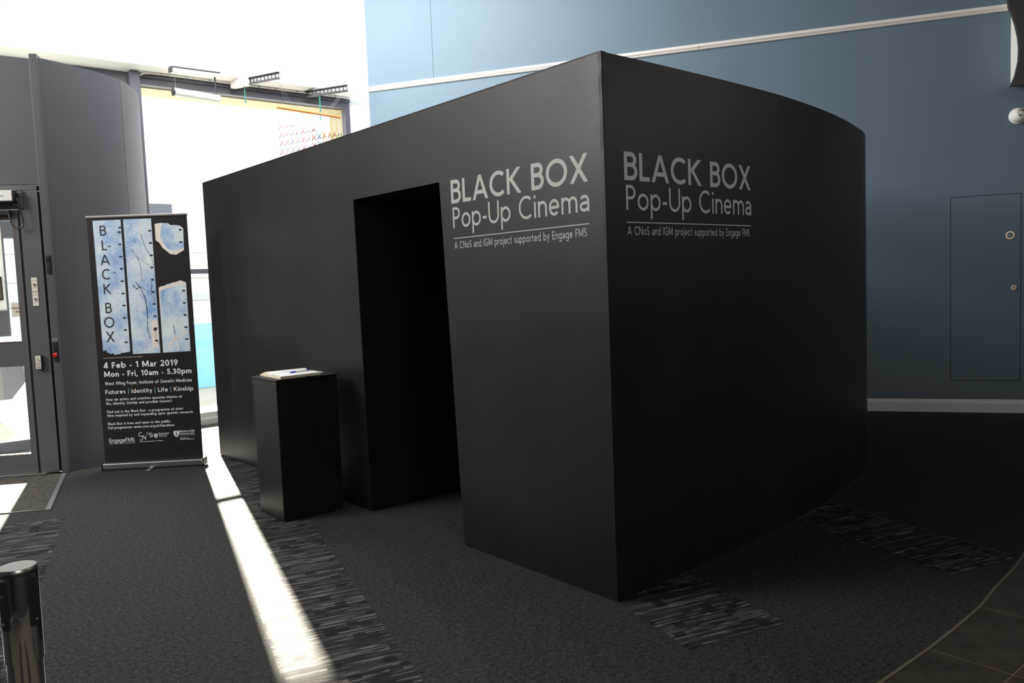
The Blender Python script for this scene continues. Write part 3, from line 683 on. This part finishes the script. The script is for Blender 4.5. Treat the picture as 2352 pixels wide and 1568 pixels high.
# ================================================================== ROLL-UP BANNER
B0 = Vector((1.666, 7.317, 0)); BD = Vector((.8078, -.5894, 0)); BN = Vector((.5894, .8078, 0))      # along / away from camera
TBn = frame(B0, BD, BN)
ban = thing('roll_up_banner', tuple(B0+BD*.4), 'tall black roll-up banner with blue film strips and white event details', 'banner')
MB(TBn).box(.003, 0, .06, .797, .0025, 2.078).build('banner_sheet', 'bannerbk', ban)
MB(TBn).box(-.002, -.008, 2.072, .802, .010, 2.090, .003).build('top_rail', 'silver', ban)
MB(TBn).box(-.006, -.045, .012, .806, .055, .062, .008).build('cassette', 'silver', ban)
for x in (-.0115, .806): MB(TBn).box(x, -.047, .006, x+.006, .057, .068, .002).build('end_cap', 'darkpl', ban)
MB(TBn).box(.37, -.13, .001, .405, .12, .010, .002).build('swivel_foot', 'silver', ban)
MB(TBn).box(-.005, -.040, .0005, .800, -.02, .012).build('base_lip', 'gasket', ban)
MB(TBn).tube([(.4, .03, .06), (.4, .03, 2.05)], .008, 10).build('support_pole', 'steel', ban)
def poly(pts, y, name, mat, par=ban, T=TBn):
    m = MB(T); m.add([(u, y, z) for u, z in pts], [tuple(range(len(pts)))]); o = m.build(name, mat, par, fix=False)
    if len(pts) > 8:
        bm = bmesh.new(); bm.from_mesh(o.data); bmesh.ops.triangulate(bm, faces=bm.faces); bm.to_mesh(o.data); bm.free()
    return o
def rag(a, b, n, amp):
    return [(a[0]+(b[0]-a[0])*i/n+random.uniform(-amp, amp)*.3, a[1]+(b[1]-a[1])*i/n+random.uniform(-amp, amp)) for i in range(n+1)]
s1 = poly([(.049, 2.052), (.270, 2.054), (.270, .980)]+rag((.262, .975), (.142, .960), 9, .007)+rag((.13, .965), (.05, 1.0), 7, .012), -.0006, 'film_strip', 'film')
s2 = poly([(.290, 2.055), (.512, 2.056), (.510, .956), (.290, .956)], -.0006, 'film_strip', 'film')
s3 = poly([(.537, 2.010)]+rag((.56, 2.018), (.644, 2.016), 4, .003)+rag((.66, 2.0), (.735, 1.989), 4, .004)+[(.762, 1.965), (.758, 1.791), (.700, 1.758)]+rag((.688, 1.754), (.641, 1.764), 4, .003)+[(.620, 1.785), (.588, 1.813), (.565, 1.855), (.537, 1.878)], -.0006, 'film_strip', 'film')
s4 = poly([(.533, 1.49)]+rag((.55, 1.50), (.697, 1.543), 8, .004)+rag((.71, 1.545), (.756, 1.525), 3, .003)+[(.754, .960), (.532, .957)], -.0006, 'film_strip', 'film')
poly([(.537, 2.008), (.60, 2.017), (.585, 1.97), (.575, 1.90), (.600, 1.845), (.635, 1.80), (.68, 1.785), (.755, 1.81), (.757, 1.791), (.700, 1.758), (.688, 1.754), (.641, 1.764), (.62, 1.785), (.588, 1.813), (.565, 1.855), (.537, 1.878)], -.0008, 'torn_edge', 'torn', s3)
poly([(.533, 1.49)]+[(.55, 1.499), (.60, 1.508), (.65, 1.522), (.697, 1.541), (.75, 1.526), (.756, 1.505), (.70, 1.515), (.64, 1.492), (.58, 1.478), (.545, 1.462), (.540, 1.3), (.533, 1.2)], -.0008, 'torn_edge', 'torn', s4)
def hole(u, z, par, w_=.026, h_=.014):
    c = .004; poly([(u-w_/2+c, z-h_/2), (u+w_/2-c, z-h_/2), (u+w_/2, z-h_/2+c), (u+w_/2, z+h_/2-c), (u+w_/2-c, z+h_/2), (u-w_/2+c, z+h_/2), (u-w_/2, z+h_/2-c), (u-w_/2, z-h_/2+c)], -.0010, 'sprocket_hole', 'ink', par)
for u, z in [(.262, 1.99), (.253, 1.953), (.251, 1.855), (.250, 1.756), (.249, 1.656), (.248, 1.555), (.248, 1.455), (.248, 1.357), (.244, 1.256), (.244, 1.156), (.244, 1.055)]: hole(u, z, s1)
for u, z in [(.495, 1.956), (.494, 1.857), (.493, 1.757), (.492, 1.658), (.490, 1.558), (.489, 1.458), (.489, 1.359), (.488, 1.26), (.487, 1.058)]: hole(u, z, s2)
for u, z in [(.738, 1.956), (.736, 1.855)]: hole(u, z, s3)
for u, z in [(.733, 1.459), (.731, 1.359), (.731, 1.259), (.731, 1.159), (.731, 1.061)]: hole(u, z, s4)
def scratch(pts, wd_, mat, par, y=-.0010):
    m = MB(TBn); P = [v for v in spline([(u, 0, z) for u, z in pts], 5)]; L = []
    for i, p in enumerate(P):
        d = (P[min(i+1, len(P)-1)]-P[max(i-1, 0)]).normalized(); k_ = wd_/2*random.uniform(.4, 1.3); L += [(p.x-d.z*k_, y, p.z+d.x*k_), (p.x+d.z*k_, y, p.z-d.x*k_)]
    m.add(L, [(2*i, 2*i+1, 2*i+3, 2*i+2) for i in range(len(P)-1)]); m.build('scratch', mat, par, fix=False)
scratch([(.428, 2.05), (.424, 2.0), (.417, 1.93)], .010, 'torn', s2); scratch([(.421, 1.93), (.452, 1.818), (.487, 1.761), (.509, 1.665)], .004, 'ink', s2)
scratch([(.484, 2.04), (.480, 1.97), (.486, 1.90)], .006, 'torn', s2)
scratch([(.343, 1.806), (.378, 1.75), (.402, 1.662), (.406, 1.55)], .0035, 'ink', s2); scratch([(.378, 1.75), (.44, 1.70), (.505, 1.655)], .003, 'ink', s2)
scratch([(.365, 1.90), (.38, 1.86)], .004, 'ink', s2); scratch([(.33, 1.52), (.36, 1.49), (.385, 1.505), (.43, 1.475)], .007, 'ink', s2)
scratch([(.350, 1.55), (.389, 1.49), (.419, 1.407), (.429, 1.279), (.422, 1.159), (.442, 1.074)], .006, 'ink', s2)
scratch([(.482, 1.55), (.474, 1.45), (.476, 1.41)], .004, 'ink', s2); scratch([(.490, 1.44), (.494, 1.36)], .005, 'ink', s2)
poly([(.455, 1.22), (.503, 1.24), (.503, 1.0), (.455, 1.0), (.448, 1.1)], -.0007, 'pale_patch', 'torn', s2)
poly([(.465, 1.152), (.475, 1.165), (.497, 1.168), (.500, 1.155), (.483, 1.135)], -.0011, 'spot', 'ink', s2); scratch([(.482, 1.14), (.485, 1.07), (.506, 1.03)], .005, 'ink', s2)
scratch([(.63, 1.18), (.64, 1.10)], .006, 'ink', s4); scratch([(.740, 1.13), (.69, 1.09), (.63, 1.06), (.58, 1.01)], .014, 'torn', s4); scratch([(.632, 1.09), (.648, 1.03), (.66, .97)], .012, 'torn', s4)
scratch([(.148, 1.838), (.165, 1.842), (.180, 1.843)], .008, 'ink', s1); scratch([(.185, 1.635), (.192, 1.625), (.202, 1.63)], .007, 'ink', s1)
def btext(txt, u0, z0, u1, cap, wt=.13, mat='wtext', only=None, par=ban, sp=.13):
    if cap >= .045 and len(txt) > 1:
        for i, c in enumerate(txt):
            if c != ' ': lift(text_mb(txt, TBn, u0, z0, u1-u0, cap, wt, sp, index=i), -BN*.0014).build('letter', mat, par, fix=False)
        return
    m = text_mb(txt, TBn, u0, z0, u1-u0, cap, wt, sp, only=only); lift(m, -BN*.0014); return m.build('banner_lettering', mat, par, fix=False, kind='stuff' if len(txt) > 1 else None)
for c, (u0, z1), (u1, z0) in (('B', (.100, 2.010), (.150, 1.929)), ('L', (.107, 1.892), (.148, 1.811)), ('A', (.087, 1.775), (.162, 1.692)), ('C', (.092, 1.659), (.158, 1.574)), ('K', (.096, 1.539), (.156, 1.455)), ('B', (.098, 1.384), (.148, 1.300)), ('O', (.079, 1.268), (.161, 1.180)), ('X', (.086, 1.148), (.155, 1.062))):
    btext(c, u0, z0, u1, z1-z0, .135, 'ink', par=s1)
for a in (('Image: 33 frames per foot, 2013, Vicky Smith (colour altered)', .051, .929, .361, .0068, .14), ('4 Feb - 1 Mar 2019', .049, .847, .645, .049, .165),
          ('Mon - Fri, 10am - 5.30pm', .049, .776, .751, .046, .165), ('West Wing Foyer, Institute of Genetic Medicine', .049, .708, .749, .027, .14),
          ('How do artists and scientists question themes of', .048, .578, .660, .021, .15), ('life, identity, kinship and possible futures?', .047, .545, .576, .021, .15),
          ('Find out in the Black Box - a programme of short', .049, .476, .662, .021, .15), ('films inspired by and expanding upon genetic research.', .048, .445, .744, .021, .15),
          ('Black Box is free and open to the public.', .049, .376, .557, .021, .15), ('Full programme: www.cnos.org.uk/blackbox', .049, .343, .582, .021, .15),
          ('EngageFMS', .049, .233, .251, .031, .13), ('Patient and Public Engagement and Involvement', .049, .217, .257, .006, .15),
          ('The', .295, .236, .316, .0085, .17), ('Cultural Negotiation of Science', .293, .222, .483, .0085, .17),
          ('Northumbria', .450, .282, .537, .0105, .16), ('University', .450, .268, .520, .0105, .16), ('NEWCASTLE', .451, .256, .512, .006, .12),
          ('Newcastle', .621, .289, .743, .017, .16), ('University', .621, .267, .742, .018, .12), ('Institute of', .621, .236, .689, .0085, .17), ('Genetic Medicine', .621, .224, .734, .0085, .17)):
    btext(*(a[:5]+(a[5]*1.15,)))
btext('Futures | Identity | Life | Kinship', .047, .634, .755, .035, .165, 'wtext', False); btext('Futures | Identity | Life | Kinship', .047, .634, .755, .035, .165, 'skyink', True)
poly([(.050, .227), (.257, .230), (.257, .2312), (.050, .2282)], -.0014, 'rule', 'wtext'); poly([(.621, .256), (.743, .258), (.743, .2588), (.621, .2568)], -.0014, 'rule', 'wtext')
for c, u, z, s_ in (('C', .287, .268, .036), ('N', .316, .243, .035), ('O', .352, .284, .018), ('S', .372, .260, .036)): btext(c, u, z, u+s_*.86, s_, .14)
def shield(u, z, w_, h_):
    sh = poly([(u, z), (u, z-h_*.5), (u+w_*.2, z-h_*.82), (u+w_/2, z-h_), (u+w_*.8, z-h_*.82), (u+w_, z-h_*.5), (u+w_, z)], -.0014, 'shield_emblem', 'wtext')
    cx = u+w_/2; t_ = w_*.06
    for a in ([(cx-t_, z-h_*.2), (cx+t_, z-h_*.2), (cx+t_, z-h_*.85), (cx-t_, z-h_*.85)], [(u+w_*.2, z-h_*.46), (u+w_*.8, z-h_*.46), (u+w_*.8, z-h_*.53), (u+w_*.2, z-h_*.53)], [(u+w_*.06, z-h_*.14), (u+w_*.94, z-h_*.14), (u+w_*.94, z-h_*.18), (u+w_*.06, z-h_*.18)]):
        poly(a, -.0017, 'emblem_cross', 'ink', sh)
shield(.412, .287, .029, .038); shield(.571, .302, .046, .054)

# ================================================================== PEDESTAL, BOOK, PEN
ped = thing('plinth', (2.26, 4.91, 0), 'square black plinth left of the doorway with a visitors book on top', 'plinth')
MB().box(2.064, 4.735, .004, 2.474, 5.095, .872, .002).build('plinth_body', 'black', ped)
MB().box(2.058, 4.727, .876, 2.478, 5.100, .884, .001).box(2.08, 4.75, .868, 2.46, 5.08, .878).build('top_board', 'black', ped)
MB().box(2.08, 4.75, 0, 2.46, 5.08, .006).build('foot', 'gasket', ped)
ZP = .8842
bk = thing('visitors_book', (2.24, 4.93, ZP), 'open white visitors book lying on the black plinth', 'book')
MB().box(2.085, 4.735, ZP, 2.375, 5.098, ZP+.003, .001).build('book_cover', 'darkpl', bk)
def pages(prof, x0, x1, name, mat, sk=.0):
    n = len(prof); m = MB(); vs = [(x0+sk*(y-4.74), y, z) for y, z in prof]+[(x1+sk*(y-4.74), y, z) for y, z in prof]
    m.add(vs, [tuple(range(n)), tuple(range(2*n-1, n-1, -1))]+[(i, (i+1) % n, (i+1) % n+n, i+n) for i in range(n)]); return m.build(name, mat, bk)
near = [(4.742, ZP+.0032), (4.742, ZP+.019)]+[(4.742+.178*t, ZP+.019+.004*math.sin(t*3.0)) for t in [i/8 for i in range(1, 8)]]+[(4.915, ZP+.014), (4.92, ZP+.0032)]
far = [(4.92, ZP+.0032), (4.922, ZP+.015)]+[(4.922+.165*t, ZP+.015+.018*math.sin(min(1, t*1.25)*2.6)-.012*t*t) for t in [i/8 for i in range(1, 9)]]+[(5.092, ZP+.0032)]
pages(near, 2.098, 2.368, 'page_block', 'pageedge', .05); pages(far, 2.098, 2.368, 'page_block', 'pageedge', .05)
def sheet(prof, name, d=.0006):
    top = prof[1:-1]; m = MB(); n = len(top)
    vs = [(2.0985+.05*(y-4.74), y, z+d) for y, z in top]+[(2.3675+.05*(y-4.74), y, z+d) for y, z in top]
    m.add(vs, [(i, i+1, i+1+n, i+n) for i in range(n-1)]); m.build(name, 'paper', bk, smooth=True, fix=False)
sheet(near, 'open_page'); sheet(far, 'open_page')
MB().box(2.265, 4.7325, ZP+.0005, 2.285, 4.742, ZP+.006, .001).build('ribbon_tab', 'darkpl', bk)
pz = ZP+.0265
pen = thing('ballpoint_pen', (2.26, 4.86, pz), 'white ballpoint pen with blue ends lying on the open book', 'pen')
pa, pb = Vector((2.205, 4.835, pz+.0015)), Vector((2.345, 4.868, pz+.0015)); pd = pb-pa
MB().tube([pa+pd*.12, pb-pd*.1], .0042, 12).build('barrel', 'whitepl', pen, smooth=True)
MB().tube([pa, pa+pd*.28], .005, 12).build('cap', 'bluepl', pen, smooth=True); MB().tube([pb-pd*.12, pb], [.0046, .0034], 12).build('end_plug', 'bluepl', pen, smooth=True)
MB().box(pa.x+.02, pa.y+.003, pz+.006, pa.x+.04, pa.y+.007, pz+.0075).build('clip', 'bluepl', pen)
pps = MB().add([(2.375, 4.86, ZP+.0006), (2.47, 4.90, ZP+.0006), (2.44, 5.085, ZP+.0006), (2.34, 5.04, ZP+.0006), (2.375, 4.86, ZP+.0014), (2.47, 4.90, ZP+.0014), (2.44, 5.085, ZP+.0014), (2.34, 5.04, ZP+.0014)], [(3, 2, 1, 0), (4, 5, 6, 7), (0, 1, 5, 4), (1, 2, 6, 5), (2, 3, 7, 6), (3, 0, 4, 7)]).build('loose_sheet', 'paper', loc=(2.4, 4.97, ZP+.0006))
tag(pps, 'loose sheet of white paper on the plinth right of the open book', 'paper')

# ================================================================== BARRIER POST
PX, PY = .2215, 1.648
post = thing('barrier_post', (PX, PY, 0), 'polished chrome queue barrier post in the near left corner', 'barrier post')
c_ = (PX, PY)
MB().lathe([(.16, 0), (.16, .006), (.155, .012), (.08, .018), (.040, .030)], c_, 48).build('base_plate', 'chrome', post, smooth=True)
MB().lathe([(.0290, .028), (.0290, .86)], c_, 48).build('tube', 'chrome', post, smooth=True)
MB().lathe([(.0312, .80), (.0312, .955), (.0305, .957)], c_, 48).build('belt_cassette', 'chrome', post, smooth=True)
MB().lathe([(.0318, .956), (.0318, .960), (.0308, .9615)], c_, 48).build('cap_rim', 'gasket', post, smooth=True)
MB().lathe([(.0306, .9610), (.0306, .9660), (.0296, .9675)], c_, 48).build('top_cap', 'silver', post, smooth=True)
for a in (-58, 32, 122, 212):
    Ts = Matrix.Translation((PX, PY, 0)) @ Matrix.Rotation(math.radians(a), 4, 'Z')
    sl = MB(Ts).box(.0285, -.0085, .862, .0335, .0085, .952, .003).build('belt_slot', 'darkpl', post)
    MB(Ts).box(.0325, -.0055, .868, .036, .0055, .925, .0015).build('belt_end', 'gasket', sl)
    MB(Ts).tube([(.0335, 0, .876), (.0365, 0, .876)], .0022, 8).build('rivet', 'brass', sl)

# ================================================================== THINGS HANGING AT THE WINDOW
lt = thing('ceiling_lamp', (3.1, 8.72, 3.70), 'slim white box lamp fixed under the soffit above the window', 'lamp')
MB().box(2.885, 8.68, 3.700, 3.375, 8.75, 3.748, .012).build('lamp_housing', 'whitepl', lt)
MB().box(2.865, 8.678, 3.692, 2.886, 8.755, 3.750, .004).build('end_cap', 'slot', lt); MB().box(2.885, 8.676, 3.738, 3.375, 8.683, 3.752).build('housing_edge', 'slot', lt)
lt2 = thing('hanging_lamp', (3.1, 8.72, 3.5), 'white tube lamp hanging on a wire and rod before the window', 'lamp')
MB().tube([(2.90, 8.72, 3.50), (3.365, 8.72, 3.475)], .042, 20).build('tube_diffuser', 'whitepl', lt2, smooth=True)
MB().tube([(2.885, 8.72, 3.501), (2.90, 8.72, 3.50)], .044, 20).build('end_cap', 'slot', lt2, smooth=True)
MB().tube([(3.330, 8.72, 3.700), (3.333, 8.72, 3.517)], .009, 8).build('hanging_rod', 'slot', lt2)
MB().tube([(2.915, 8.72, 3.700), (2.917, 8.72, 3.540)], .002, 6).build('hanging_wire', 'steel', lt2)
def bracket(a, b, label, white):
    a = Vector(a); b = Vector(b); d = (b-a).normalized(); s_ = Vector((d.y, -d.x, 0)); L = (b-a).length
    t = thing('slotted_bracket', tuple(a), label, 'bracket', 'slotted steel brackets above the window')
    T = frame(a, d, -s_)
    MB(T).box(0, -.02, .030, L, .02, .036).box(0, -.02, -.036, L, .02, -.030).build('flange', 'slot', t)
    m = MB(T); n = int(L/.05)
    m.box(0, -.002, .014, L, .002, .030).box(0, -.002, -.030, L, .002, -.014)
    for i in range(n+1): m.box(max(0, L*i/n-.008), -.002, -.014, min(L, L*i/n+.008), .002, .014)
    m.build('slotted_web', 'slot', t)
    if white: MB(T).box(0, -.03, -.045, .26, .03, .045, .004).build('mounting_block', 'trim', t)
    return t
bracket((3.60, 8.93, 3.700), (3.861, 8.30, 3.700), 'dark slotted steel bracket with a white block, left above the window', True)
bracket((4.46, 8.93, 3.690), (4.722, 8.40, 3.690), 'dark slotted steel bracket without a block, right above the window', False)
for (a, b, l) in (((3.668, 8.765, 3.672), (3.669, 8.765, 3.481), 'left'), ((4.551, 8.745, 3.662), (4.551, 8.745, 3.374), 'right')):
    o = MB().tube([a, b], .007, 8).build('hanging_rod', 'teal', loc=b); tag(o, 'thin teal rod hanging from the %s slotted bracket' % l, 'rod', 'teal rods under the brackets')
RY = 8.36
rod = thing('wooden_rod', (3.84, RY, 3.375), 'orange wooden rod hanging on wires from the slotted brackets', 'rod')
ra, rb = Vector((3.838, RY, 3.378)), Vector((4.585, RY, 3.343))
MB().tube([ra, rb], .0145, 12).build('rod_bar', 'wood', rod, smooth=True)
MB().tube([(3.835, 8.35, 3.665), (4.00, RY, 3.372)], .0016, 5).tube([(3.845, 8.33, 3.665), (4.05, RY, 3.370)], .0016, 5).tube([(4.70, 8.42, 3.652), (4.43, RY, 3.352)], .0016, 5).tube([(4.68, 8.43, 3.655), (4.40, RY, 3.353)], .0016, 5).build('hanging_wires', 'steel', rod)
hc = [('pale pink', (.95, .62, .62)), ('pale rose', (.95, .72, .72)), ('pale lilac', (.75, .70, .92)), ('pale violet', (.80, .66, .93)), ('pink', (.93, .50, .68)), ('lavender', (.82, .68, .90)), ('salmon red', (.90, .38, .30)), ('grey blue', (.38, .55, .68)), ('bright orange', (.98, .48, .05)), ('tan orange', (.85, .55, .28)), ('coral', (.92, .42, .25)), ('teal blue', (.20, .55, .62))]
for i, (nm, c) in enumerate(hc):
    f = i/(len(hc)-1); x = 3.872+(4.572-3.872)*f; zt = 3.215-.055*f; zr = 3.376-.033*(x-3.838)/.747
    hm = 'helix_'+nm.replace(' ', '_'); M[hm] = plain(hm, tuple(v*(.42 if i > 5 else .6) for v in c), .6, var=.03)
    t = thing('paper_helix', (x, RY, zt), nm+' twisted double paper helix hanging from the orange wooden rod', 'helix', 'coloured paper helices hanging from the wooden rod')
    for ph in (0, math.pi):
        m = MB(); vs = []; n = 66
        for k in range(n+1):
            z = zt-1.0*k/n; a = ph+k/n*2*math.pi*5.5+i*.7
            cx, cy = x+.023*math.cos(a), RY+.023*math.sin(a); vs += [(cx, cy, z+.012), (cx, cy, z-.012)]
        m.add(vs, [(2*k, 2*k+1, 2*k+3, 2*k+2) for k in range(n)]); m.build('ribbon', hm, t, smooth=True, fix=False)
    MB().tube([(x-.01, RY, zr-.008), (x-.01, RY, zt)], .0015, 5).tube([(x+.012, RY, zr-.008), (x+.012, RY, zt)], .0015, 5).build('string', 'whitepl', t)

# curved brown board hanging in the top right corner
arc = [(-1.18, 3.83), (-1.192, 3.76), (-1.215, 3.70), (-1.245, 3.60), (-1.268, 3.48), (-1.276, 3.38), (-1.272, 3.27), (-1.245, 3.14), (-1.205, 3.045)]

arc = [(-.80, 4.9), (-.95, 4.5), (-1.08, 4.15), (-1.155, 3.90)]+arc+[(-3.2, 3.045), (-3.2, 4.9)]
kk = (8.7957-.42)/8.7957; C0 = Vector((0, 0, 1.433)); pts = []
for a_, z_ in arc: pts.append(C0+(TW @ Vector((a_, 0, z_))-C0)*kk)
m = MB(); n = len(pts); m.add(pts+[p+WN*.06 for p in pts], [tuple(range(n)), tuple(range(2*n-1, n-1, -1))]+[(i, (i+1) % n, (i+1) % n+n, i+n) for i in range(n)])
o = m.build('curved_bulkhead', 'brown', loc=pts[-2]); tag(o, 'dark brown curved bulkhead hanging in front of the white duct at the top right', 'bulkhead')
bm = bmesh.new(); bm.from_mesh(o.data); bmesh.ops.triangulate(bm, faces=[f for f in bm.faces if len(f.verts) > 4]); bm.to_mesh(o.data); bm.free()

# ================================================================== OUTSIDE
gr = MB().box(-60, WY+.12, -.12, 80, 90, -.02).build('pavement', 'pave', kind='structure'); gr['label'] = 'pale sunlit paving outside'
fac = thing('outside_building', (10, 30, 0), 'pale building across the paving outside the window', 'building')
MB().box(-8, 30, 0, 40, 36, 5.5).build('building_wall', 'facade', fac)
for z in (1.2, 2.0, 2.9): MB().box(-8, 29.9, z, 40, 30, z+.22).build('ledge', 'steel', fac)
for i in range(16):
    x = -6+2.8*i; MB().box(x, 29.93, 3.3, x+1.6, 30, 4.6).build('outside_window', 'frame', fac)
ba = MB().box(3.9, 12.6, -.02, 7.0, 12.66, .98, .01).box(3.95, 12.66, -.02, 4.02, 13.1, .5).box(6.8, 12.66, -.02, 6.87, 13.1, .5).build('blue_boarding', 'barrier'); tag(ba, 'low light blue boarding outside, seen between banner and black box', 'barrier')
car = thing('parked_car', (-.5, 12.2, 0), 'dark car parked outside, seen through the lower door glass', 'car')
cb_ = MB(); pf = [(-2.6, .25), (1.62, .25), (1.78, .45), (1.76, .72), (1.66, .88), (1.05, .96), (.45, 1.40), (-1.35, 1.42), (-2.0, .98), (-2.65, .88)]
n = len(pf); cb_.add([(x, 11.35, z) for x, z in pf]+[(x, 13.05, z) for x, z in pf], [tuple(range(n)), tuple(range(2*n-1, n-1, -1))]+[(i, (i+1) % n, (i+1) % n+n, i+n) for i in range(n)])
cb_.build('car_body', 'car', car)
MB().add([(-1.25, 11.345, .98), (.9, 11.345, .98), (.42, 11.345, 1.33), (-1.2, 11.345, 1.35)], [(0, 1, 2, 3)]).build('side_window', 'glass', car, fix=False)
for x in (1.05, -1.85):
    for y in (11.36, 12.84):
        wh = MB().tube([(x, y-.02, .30), (x, y+.2, .30)], .31, 28).build('wheel', 'tyre', car, smooth=True); MB().tube([(x, y-.035, .30), (x, y-.02, .30)], .19, 20).build('hub_cap', 'silver', wh)
MB().box(1.70, 11.40, .62, 1.785, 11.62, .74, .02).build('rear_light', 'red', car)
